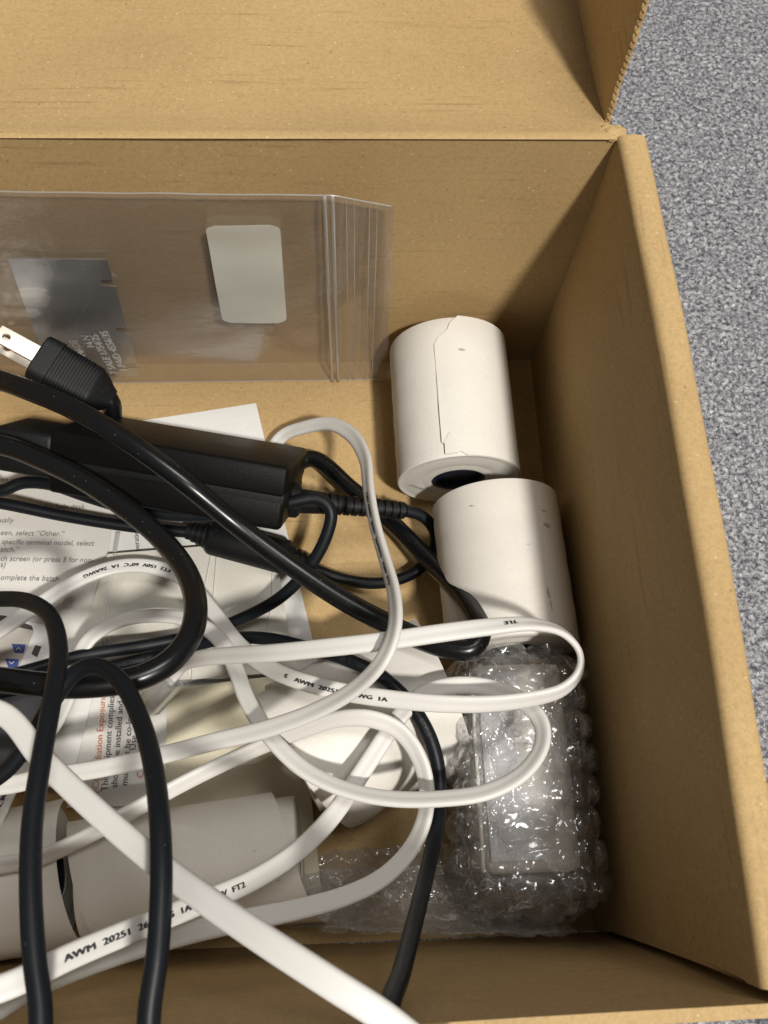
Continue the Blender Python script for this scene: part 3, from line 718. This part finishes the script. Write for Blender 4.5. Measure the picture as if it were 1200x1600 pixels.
# output (thin) cord of the adapter
dc = thing('adapter_output_cord', 'thin black adapter cord with ferrite bead winding through the whole box', 'cord', (-150, -150, 1.0))
RD = 2.3
fa, fb_ = P(452, 872, 9.5), P(326, 838, 10.5)
out_pts = path([(628, 797, 20.5), (660, 806, 17), (680, 832, 12), (676, 866, 9), (645, 896, 6), (595, 911, 5), (540, 906, 5), (490, 889, 7.5)]) 
out_pts = np.vstack([out_pts, fa, fb_, path([(296, 832, 11), (200, 822, 13), (100, 806, 16), (0, 786, 20), ('w', -232, -68, 20), ('w', -262, -62, 16), ('w', -268, -40, 18), ('w', -240, -50, 26), ('w', -222, -62, 28),
    (0, 768, 30), (30, 755, 31), (75, 756, 32), (140, 777, 33), (210, 797, 33), (300, 806, 34), (390, 799, 36), (450, 786, 39), (495, 779, 40), (517, 796, 39), (512, 832, 35), (485, 884, 28), (440, 932, 20), (385, 963, 14), (320, 988, 11), (230, 1008, 14), (130, 1024, 20), (50, 1046, 26), (0, 1060, 30),
    ('w', -225, -145, 32), ('w', -258, -150, 40), ('w', -268, -178, 62), ('w', -240, -192, 76), ('w', -208, -186, 84),
    (0, 1212, 88), (48, 1155, 92), (86, 1090, 97), (118, 1050, 100), (150, 1040, 103), (186, 1062, 108), (218, 1120, 116), (240, 1200, 126), (250, 1290, 135), (252, 1390, 139), (246, 1490, 140), (232, 1600, 139),
    ('w', -122, -252, 137), ('w', -128, -275, 120), ('w', -140, -278, 120), ('w', -148, -255, 137),
    (64, 1600, 139), (54, 1500, 138), (48, 1400, 136), (50, 1290, 132), (64, 1190, 127), (82, 1090, 119), (92, 1015, 110), (78, 962, 102), (45, 940, 95), (0, 936, 88), ('w', -215, -125, 70), ('w', -245, -122, 50), ('w', -250, -140, 26), ('w', -225, -142, 18),
    (0, 1082, 17), (80, 1062, 15), (180, 1040, 14), (260, 1022, 14), (340, 1000, 19), (410, 997, 26), (480, 1012, 36), (545, 1032, 46), (600, 1060, 52.5), (645, 1105, 53.5), (675, 1160, 52), (687, 1220, 50), (683, 1290, 54), (668, 1360, 64), (648, 1440, 84), (627, 1520, 108), (606, 1592, 133),
    ('w', -79, -238, 140), ('w', -82, -252, 120), ('w', -90, -262, 60), ('w', -96, -275, 12), ('w', -110, -300, 1), ('w', -140, -330, 0)])])
v, f = tube(out_pts, RD, 14, 1.6, 2); obj('cord', v, f, 'black_cord_matt', dc)
fd = fb_-fa; fL = np.linalg.norm(fd)
v, f = lathe([(-0.2, 3.4), (0, 5.6), (1.0, 6.7), (2.0, 6.9), (fL-2, 6.9), (fL-1, 6.6), (fL, 5.4), (fL+.2, 3.4)], fa, fd, 30); obj('ferrite_bead', v, f, 'black_rubber', dc, angle=35)
for sgn, o_ in ((1, fb_), (-1, fa)):
    u_ = fd/fL*sgn; rings = []
    for k in range(4 if sgn > 0 else 5):
        rr = 4.9-0.5*k; rings += [(k*2.3, rr), (k*2.3+1.5, rr), (k*2.3+1.55, rr-1.2), (k*2.3+2.25, rr-1.2)]
    v, f = lathe(rings, o_+u_*0.1, u_, 24); obj('bead_sleeve', v, f, 'black_rubber', dc, angle=35)
qd = smooth_path(catmull(out_pts, 1.6), 2)
def tube_text(body, px, py, z, size, par, q, r, reverse=False):
    i0 = int(np.argmin(np.linalg.norm(q-P(px, py, z), axis=1))); ar = np.concatenate([[0], np.cumsum(np.linalg.norm(np.diff(q, axis=0), axis=1))])
    t = tangents(q); v, f = text_geo(body, size); sg = -1 if reverse else 1; W_ = []
    for x, y, _ in v:
        s_ = ar[i0]+sg*(x-v[:, 0].max()/2); c_ = np.array([np.interp(s_, ar, q[:, k]) for k in range(3)]); tt = np.array([np.interp(s_, ar, t[:, k]) for k in range(3)])*sg
        up_ = (CAM-c_); up_ = up_-tt*(up_@tt)/(tt@tt); up_ /= np.linalg.norm(up_); sd_ = np.cross(up_, tt); sd_ /= np.linalg.norm(sd_)
        a = (y-size*0.35)/r; W_.append(c_+(up_*math.cos(a)+sd_*math.sin(a))*(r+0.04))
    obj('raised_mark', W_, f, 'emboss_cord', par, smooth=False)
tube_text('E173000  (S)', 215, 1032, 14, 2.2, dc, qd, RD)
tube_text('(S)  E173000', 560, 1040, 48, 2.2, dc, qd, RD)
tube_text('STYLE', 662, 1132, 53, 2.2, dc, qd, RD)
# power cord with plug
pc = thing('power_cable', 'thick glossy black power cord with two-prong plug beside the metal plate', 'cord', (-150, -80, 1.0))
RA = 3.55
pb0, pb1 = P(168, 622, 30), P(58, 562, 40)
pd_ = pb1-pb0; pL = np.linalg.norm(pd_); pdn = pd_/pL
pwr = np.vstack([[pb0+pdn*4, pb0-pdn*1.5], path([('w', -174, -39, 21), ('w', -169, -46, 9), ('w', -140, -60, 5), ('w', -115, -60, 5.5), (484, 716, 7), (550, 765, 9.5), (610, 815, 11), (665, 870, 18), (710, 918, 33), (738, 955, 46), (752, 990, 54.5), (738, 1014, 55.5), (706, 1014, 55), (660, 1000, 53), (600, 972, 51), (530, 934, 51), (450, 880, 53), (370, 820, 58), (290, 755, 67), (200, 690, 71), (110, 637, 70), (40, 608, 67), (0, 594, 64),
   ('w', -232, -32, 58), ('w', -262, -30, 54), ('w', -282, -48, 52), ('w', -262, -64, 55), ('w', -232, -62, 58),
   (0, 695, 62), (60, 716, 63), (130, 750, 64), (200, 797, 65), (255, 845, 67), (292, 895, 72), (306, 945, 78), (298, 992, 83), (266, 1034, 87), (215, 1060, 89), (150, 1070, 90), (80, 1071, 90), (0, 1062, 89),
   ('w', -205, -146, 86), ('w', -252, -140, 76), ('w', -285, -108, 60), ('w', -275, -78, 40), ('w', -240, -62, 34)])])
pwr = np.vstack([pwr, aw(-26, 17, Tn/2), aw(-20, 17, Tn/2)])
v, f = tube(pwr, RA, 16, 1.6, 2); obj('cord', v, f, 'black_cord', pc)
# plug body: ribbed, tapering, flat-oval
up = np.array([0, 0, 1.]); sdv = np.cross(pdn, up); sdv /= np.linalg.norm(sdv); upv = np.cross(sdv, pdn)
q = []; sc = []
prof_pl = []
for k in range(28):
    a = 2*math.pi*k/28; c_, s_ = math.cos(a), math.sin(a)
    prof_pl.append((math.copysign(abs(c_)**0.55, c_)*9.6, math.copysign(abs(s_)**0.55, s_)*8.2))
st_ = [(-2, 0.40), (0, 0.52), (2.5, 0.72), (5, 0.86)]
d_ = 6.0; 
while d_ < pL-7:
    b_ = 0.9+0.1*(d_/pL); st_ += [(d_, b_), (d_+0.75, b_), (d_+0.8, b_-0.06), (d_+1.1, b_-0.06)]; d_ += 1.15
st_ += [(d_, 1.02), (pL-0.6, 1.0), (pL, 0.93)]
q = np.array([pb0+pdn*a for a, _ in st_]); sc = [b for _, b in st_]
v, f = sweep(q, np.array([sdv]*len(q)), np.array([upv]*len(q)), prof_pl, sc); obj('plug_body', v, f, 'black_rubber', pc, angle=32)
for s_, in ((1,), (-1,)):
    # blade with a round hole: ring of faces
    cx = 6.35/2*0+0
    org = pb1+upv*(s_*5.2)
    bmm = bmesh.new(); hl, hw = 15.5, 3.3; hc, hr = 12.0, 1.5
    outer = []
    nseg = 24
    ip, op = [], []
    for k in range(nseg):
        a = 2*math.pi*k/nseg; c_, s2_ = math.cos(a), math.sin(a)
        ip.append((hc+hr*c_, hr*s2_))
        # project to rectangle end region [hc-3.3, hl] x [-hw, hw]
        tx = (hl-hc if c_ > 0 else 3.3)/max(abs(c_), 1e-6); ty = hw/max(abs(s2_), 1e-6); tt = min(tx, ty)
        op.append((hc+tt*c_, tt*s2_))
    V = []; F = []
    for lay in (-0.75, 0.75):
        for p_ in ip+op: V.append(org+pdn*p_[0]+sdv*p_[1]+upv*lay)
    n = nseg; T_ = 2*nseg
    for k in range(n):
        k2 = (k+1) % n
        F += [[k, k2, n+k2, n+k], [T_+k, T_+n+k, T_+n+k2, T_+k2], [k, T_+k, T_+k2, k2], [n+k, n+k2, T_+n+k2, T_+n+k]]
    bv, bf = box((-0.5, -hw, -0.75), (hc-3.3, hw, 0.75), 0, 1, frame(org, pdn, sdv, upv))
    v, f = join((np.array(V), F), (bv, bf)); obj('prong', v, f, 'brass', pc, smooth=False)

# white flat telephone cord ------------------------------------------------
tc = thing('telephone_cord', 'long flat white telephone cord with black print looping over everything in box', 'cord', (-120, -150, 1.0))
# each point: px, py, z, roll angle (deg): 0 lies flat, 90 stands on edge
WP = [(262, 1062, 30, 10), (282, 1040, 34, 5), (310, 1029, 46, 5), (360, 1024, 58, 5), (430, 1020, 70, 5), (520, 1011, 78, 5), (600, 1002, 81, 5), (690, 989, 82, 8), (770, 979, 80, 20), (830, 975, 78, 40), (880, 988, 75, 62), (908, 1022, 72, 72), (905, 1052, 70, 70), (880, 1078, 69, 60), (830, 1092, 68, 50), (760, 1100, 67, 40), (680, 1099, 66, 30), (600, 1091, 63, 25), (530, 1080, 60, 20), (470, 1064, 57, 15), (415, 1040, 46, 10), (370, 1004, 32, 5), (330, 952, 22, 0), (285, 903, 16, 0), (235, 885, 14, 0), (180, 886, 14, 0), (120, 908, 16, 0), (60, 945, 20, 0), (0, 985, 26, 0),
      ('w', -228, -135, 28, 0), ('w', -256, -150, 28, 20), ('w', -262, -180, 34, 20), ('w', -240, -200, 40, 10), ('w', -210, -198, 40, 10),
      (-12, 1290, 38, 10), (6, 1250, 35, 10), (28, 1208, 31, 8), (58, 1168, 27, 5), (88, 1126, 24, 5), (108, 1085, 22, 5), (118, 1040, 20, 5), (138, 1000, 20, 10), (182, 972, 22, 20), (240, 962, 25, 25), (300, 970, 29, 20), (342, 998, 34, 20), (368, 1045, 42, 25), (388, 1098, 50, 25), (425, 1155, 57, 30), (475, 1203, 60, 35), (540, 1234, 62, 40), (610, 1248, 64, 40), (690, 1248, 66, 40), (760, 1238, 67, 40), (815, 1210, 66, 45), (846, 1168, 64, 50), (846, 1128, 61, 45), (815, 1094, 58, 30), (765, 1075, 56.5, 15), (710, 1071, 56, 5), (660, 1085, 55, 0), (625, 1118, 54, 0), (595, 1162, 54, 0), (562, 1212, 54, 0), (525, 1268, 56, 0), (475, 1322, 64, 0), (405, 1370, 76, 0), (320, 1408, 90, 0), (220, 1448, 104, 0), (110, 1494, 116, 0), (0, 1545, 124, 0),
      ('w', -180, -224, 124, 10), ('w', -225, -222, 116, 30), ('w', -262, -208, 112, 40), ('w', -262, -180, 112, 30), ('w', -225, -160, 106, 15), ('w', -192, -160, 106, 5),
      (0, 1112, 108, 0), (65, 1185, 113, 0), (140, 1258, 119, 0), (225, 1332, 126, 0), (330, 1412, 138, 0), (430, 1480, 146, 0), (520, 1538, 149, 0), (622, 1606, 148, 0),
      ('w', -60, -245, 144, 10), ('w', -66, -275, 130, 30), ('w', -110, -300, 130, 30), ('w', -170, -290, 122, 20), ('w', -195, -255, 116, 10),
      (0, 1572, 106, 0), (90, 1524, 102, 5), (190, 1487, 96, 10), (290, 1458, 90, 15), (380, 1438, 83, 20), (460, 1422, 76, 25), (540, 1400, 68, 30), (600, 1370, 62, 35), (645, 1322, 57, 40), (665, 1272, 55, 45), (666, 1222, 55.5, 45), (652, 1178, 57.5, 40), (625, 1142, 59, 35), (585, 1124, 60, 30), (535, 1122, 58, 35), (475, 1140, 54, 40), (400, 1170, 51, 45), (310, 1212, 50, 45), (220, 1260, 50, 45), (130, 1310, 50, 45), (55, 1343, 50, 40), (0, 1352, 50, 30),
      ('w', -215, -202, 50, 10), ('w', -250, -195, 48, 0), ('w', -255, -175, 48, 0), ('w', -225, -172, 46, 0),
      (0, 1228, 46, 0), (70, 1214, 46, 0), (150, 1202, 48, 0), (240, 1183, 51, 5), (330, 1160, 56, 10), (420, 1138, 64, 15), (500, 1108, 72, 25), (560, 1072, 80, 35), (600, 1028, 87, 45), (617, 980, 86, 55), (616, 930, 80, 60), (603, 880, 72, 65), (586, 820, 64, 65), (576, 765, 56, 60), (570, 715, 46, 50), (550, 680, 36, 30), (515, 662, 26, 15), (475, 668, 17, 5), (440, 682, 10, 0), ('w', -118, -50, 6, 0), ('w', -135, -47, 5, 0)]
raw = []
for p in WP:
    if p[0] == 'w': raw.append((p[1], p[2], p[3], p[4]))
    else: raw.append((*P(p[0], p[1], p[2]), p[3]))
raw = np.array(raw, float)
qw = smooth_path(catmull(raw, 1.6), 3)
q3 = qw[:, :3]; ang = np.radians(qw[:, 3]); tw = tangents(q3)
sh = np.cross(tw, np.array([0, 0, 1.])); sh /= np.linalg.norm(sh, axis=1)[:, None]; nh = np.cross(sh, tw)
SIDE = sh*np.cos(ang)[:, None]+nh*np.sin(ang)[:, None]; NRM = np.cross(SIDE, tw)
SIDE = -SIDE if False else SIDE
CW, CT = 2.85, 1.05
pr = []
for cxx, a_0 in ((CW-CT, -90), (-(CW-CT), 90)):
    for k in range(7):
        a = math.radians(a_0+30*k); pr.append((cxx+CT*math.cos(a), CT*math.sin(a)))
# shallow grooves on the flat faces
pr = pr[:7]+[(0.7, CT), (0, CT-0.14), (-0.7, CT)]+pr[7:]+[(-0.7, -CT), (0, -CT+0.14), (0.7, -CT)]
v, f = sweep(q3, SIDE, NRM, pr); obj('cord', v, f, 'white_cord', tc, angle=60)
arc = np.concatenate([[0], np.cumsum(np.linalg.norm(np.diff(q3, axis=0), axis=1))])
def cord_text(body, px, py, z, reverse, size=2.5, off=0.0, center=True, flipface=1):
    """print along the cord near a photo position; reverse: text runs against the path"""
    pt = P(px, py, z); i0 = int(np.argmin(np.linalg.norm(q3-pt, axis=1)))
    v, f = text_geo(body, size, 0.0, 0.0)
    f = f+[[i+len(v) for i in q] for q in f]+[[i+2*len(v) for i in q] for q in f]; v = np.vstack([v, v+np.array([0.13, 0.05, 0.004]), v+np.array([-0.13, -0.05, 0.008])]); v[:, 0] *= 1.5; v[:, 0] -= (v[:, 0].max()/2 if center else 0); v[:, 1] -= size*0.35
    sg = -1 if reverse else 1
    W_ = []
    for x, y, zz_ in v:
        s_ = arc[i0]+sg*x
        c_ = [np.interp(s_, arc, q3[:, k]) for k in range(3)]; sd_ = np.array([np.interp(s_, arc, SIDE[:, k]) for k in range(3)]); nn_ = np.array([np.interp(s_, arc, NRM[:, k]) for k in range(3)])
        fc = 1 if nn_[2] >= 0 else -1
        W_.append(np.array(c_)+sd_*(-(y+off)*sg*fc if False else (-(y+off)*sg))+nn_*(CT+0.06+zz_)*fc)
    obj('printed_text', W_, f, 'ink', tc, smooth=False)
cord_text('FT2  150V  60°C  1A  26AWG', 200, 886, 14, False, 1.8)
cord_text('TLE', 800, 977, 79, True, 1.75)
cord_text('E    AWM  20251  26AWG  1A', 520, 1078, 60, True, 1.8)
cord_text('AWM  20251  26AWG  1A  6   150V  FT2', 255, 1434, 99, True, 2.0)
cord_text('CRU AWM  20251  26AWG   150V  FT2', 592, 840, 67, True, 1.75, 0.2)
cord_text('15', 42, 1190, 29, False, 2.2)
cord_text('A  CRU', 2, 1256, 36, False, 2.2)
# modular plug at the end
e_ = q3[0]; td = -tw[0]
mpf = frame(e_, td, SIDE[0], np.cross(td, SIDE[0]))
v, f = box((-2, -4.9, -3.3), (13, 4.9, 3.3), 0.5, 2, mpf); mo = obj('modular_plug', v, f, 'clear', tc, smooth=True, angle=30)
v, f = box((1, -1.6, 3.6), (14, 1.6, 4.4), 0.2, 1, mpf); obj('latch', v, f, 'clear', mo, smooth=True, angle=30)
for k in range(4):
    v, f = box((9, -2.4+k*1.4, 2.2), (12.4, -1.9+k*1.4, 3.2), 0, 1, mpf); obj('contact', v, f, 'brass', mo, smooth=False)

# ------------------------------------------------------------------ device in bubble wrap
dv = thing('card_reader', 'silver and white card reader device packed inside the bubble wrap', 'card reader', (-30, -175, 3))
v, f = box((-43, -207, 6), (-12, -141, 42), 3.2, 3); obj('body', v, f, 'warm_white', dv, angle=30)
V, F = extrude_poly([(-41, -203, 42.2), (-24.5, -203, 42.2), (-26.5, -192, 42.2), (-30, -178, 42.2), (-30, -160, 42.2), (-28, -144, 42.2), (-41, -144, 42.2)], (0, 0, 1), 1.0); obj('top_panel', V, F, 'silver', dv, smooth=False)
v, f = box((-42.6, -211, 8), (-16, -206.8, 40), 1.5, 2); obj('end_cap', v, f, 'dark_shell', dv, angle=30)
v, f = tube([(-43.4, -206, 42.0), (-43.2, -180, 42.6), (-43.0, -143, 42.2)], 0.7, 8); obj('edge_trim', v, f, 'warm_white', dv)

wr = thing('bubble_wrap', 'crumpled clear bubble wrap around the silver device beside the right side of box', 'bubble wrap', (-40, -180, 1))
BP = 11.5                                   # bubble pitch, mm
def dome(u, v):
    """hexagonal bubbles; returns height 0..1 and cell id"""
    row = round(v/(BP*0.866)); best = (9, 0, 0)
    for rr in (row-1, row, row+1):
        off = 0.5*BP*(rr % 2); cc = round((u-off)/BP)
        du, dv_ = u-(cc*BP+off), v-rr*BP*0.866; dd = math.hypot(du, dv_)
        if dd < best[0]: best = (dd, cc, rr)
    dd, cc, rr = best; h = random.Random(cc*7919+rr*104729).random()
    R_ = BP*0.46
    if dd > R_: return 0.0
    return math.sqrt(1-(dd/R_)**2)**0.8*(0.35+0.65*h)
def crumple(x, y, z, s=1.0):
    p = Vector((x, y, z))
    d1 = noise.voronoi(p*0.16*s)[0]; a = (d1[1]-d1[0])
    d2 = noise.voronoi(p*0.42*s+Vector((3, 7, 1)))[0]; b = (d2[1]-d2[0])
    return -1.0*math.exp(-a*3.0)+0.45*nz(x, y, z, 0.11*s)-0.45*math.exp(-b*3.0)
def wrap_shell(grow, amp, dm, seed, y0, y1, xo):
    NU, NV = 260, 120; V = []; F = []
    cx, cz, a, b = -27.0+xo, 25.5, 22.5+grow, 23.2+grow*0.5
    per = 2*math.pi*24
    for j in range(NV+1):
        t = j/NV; y = y0+(y1-y0)*t
        tp = min(1.0, 0.72+0.28*min(1, t/0.10)) * (1-0.45*max(0, (t-0.88)/0.12)**2)
        for i in range(NU):
            th_ = 2*math.pi*i/NU; c_, s_ = math.cos(th_), math.sin(th_)
            ex_ = 0.55
            nx_, nz_ = math.copysign(abs(c_)**ex_, c_), math.copysign(abs(s_)**ex_, s_)
            x = cx+a*tp*nx_; z = cz+b*tp*nz_
            n_ = np.array([c_, 0, s_])
            dsp = dm*dome(th_/(2*math.pi)*13*BP, y+seed*3.3)+amp*crumple(x+seed*50, y, z)
            x += c_*dsp; z += s_*dsp
            yy = y+amp*0.9*nz(x+9, y+seed*20, z, 0.14)
            if t < 0.04: yy += 4*nz(x, z, seed, 0.25)
            if t > 0.93: yy += -3.5*nz(x, z, seed+4, 0.2)
            V.append((min(x, 0.2), yy, max(z, 1.0)))
    for j in range(NV):
        for i in range(NU): F.append([j*NU+i, j*NU+(i+1) % NU, (j+1)*NU+(i+1) % NU, (j+1)*NU+i])
    F.append(list(range(NV*NU, NV*NU+NU)))
    return np.array(V), F
v, f = wrap_shell(0.3, 1.0, 4.4, 1, -135.5, -220.5, 0); obj('outer_layer', v, f, 'wrap', wr, smooth=True, angle=55)
v, f = wrap_shell(-3.2, 0.9, 1.6, 2, -139, -217, 0); obj('inner_layer', v, f, 'wrap', wr, smooth=True, angle=55)
# loose end of the sheet lying along the front wall
def wrap_tail(seed, x0, x1, yo, zo, amp, dm, prof_):
    NU, NV = 230, 80; V = []; F = []
    pa = catmull(np.array([(0, *p) for p in prof_], float), 1.0)
    ln = np.concatenate([[0], np.cumsum(np.linalg.norm(np.diff(pa, axis=0), axis=1))])
    for j in range(NV+1):
        s_ = ln[-1]*j/NV; y = np.interp(s_, ln, pa[:, 1]); z = np.interp(s_, ln, pa[:, 2])
        for i in range(NU+1):
            u = i/NU; x = x0+(x1-x0)*u+2.5*nz(s_*0.5, seed, 0, 0.3)*(u < .02)
            lift = zo+dm*dome(x+seed*4, s_)+amp*crumple(x, s_+seed*40, 2)+1.6*nz(x, s_, seed, 0.06)
            tp = 1.0-0.35*(1-u)**2
            yy = -206+(y+206)*tp+yo-6*u*u*0
            V.append((x, max(yy-0.35*lift, -226.3), max(1.0, z*tp+0.9*lift)))
    W = NU+1
    for j in range(NV):
        for i in range(NU): a = j*W+i; F.append([a, a+1, a+W+1, a+W])
    return np.array(V), F
v, f = wrap_tail(1, -116, -14, 0, 1.5, 1.0, 3.4, [(-196, 1), (-203, 3), (-212, 6), (-219, 13), (-223, 24), (-224, 36)]); obj('loose_end', v, f, 'wrap_tail', wr, smooth=True, angle=55)
v, f = wrap_tail(2, -112, -20, 0, 6.5, 1.0, 3.4, [(-201, 4), (-207, 9), (-214, 14), (-219, 21), (-222, 31)]); obj('loose_end', v, f, 'wrap_tail', wr, smooth=True, angle=55)
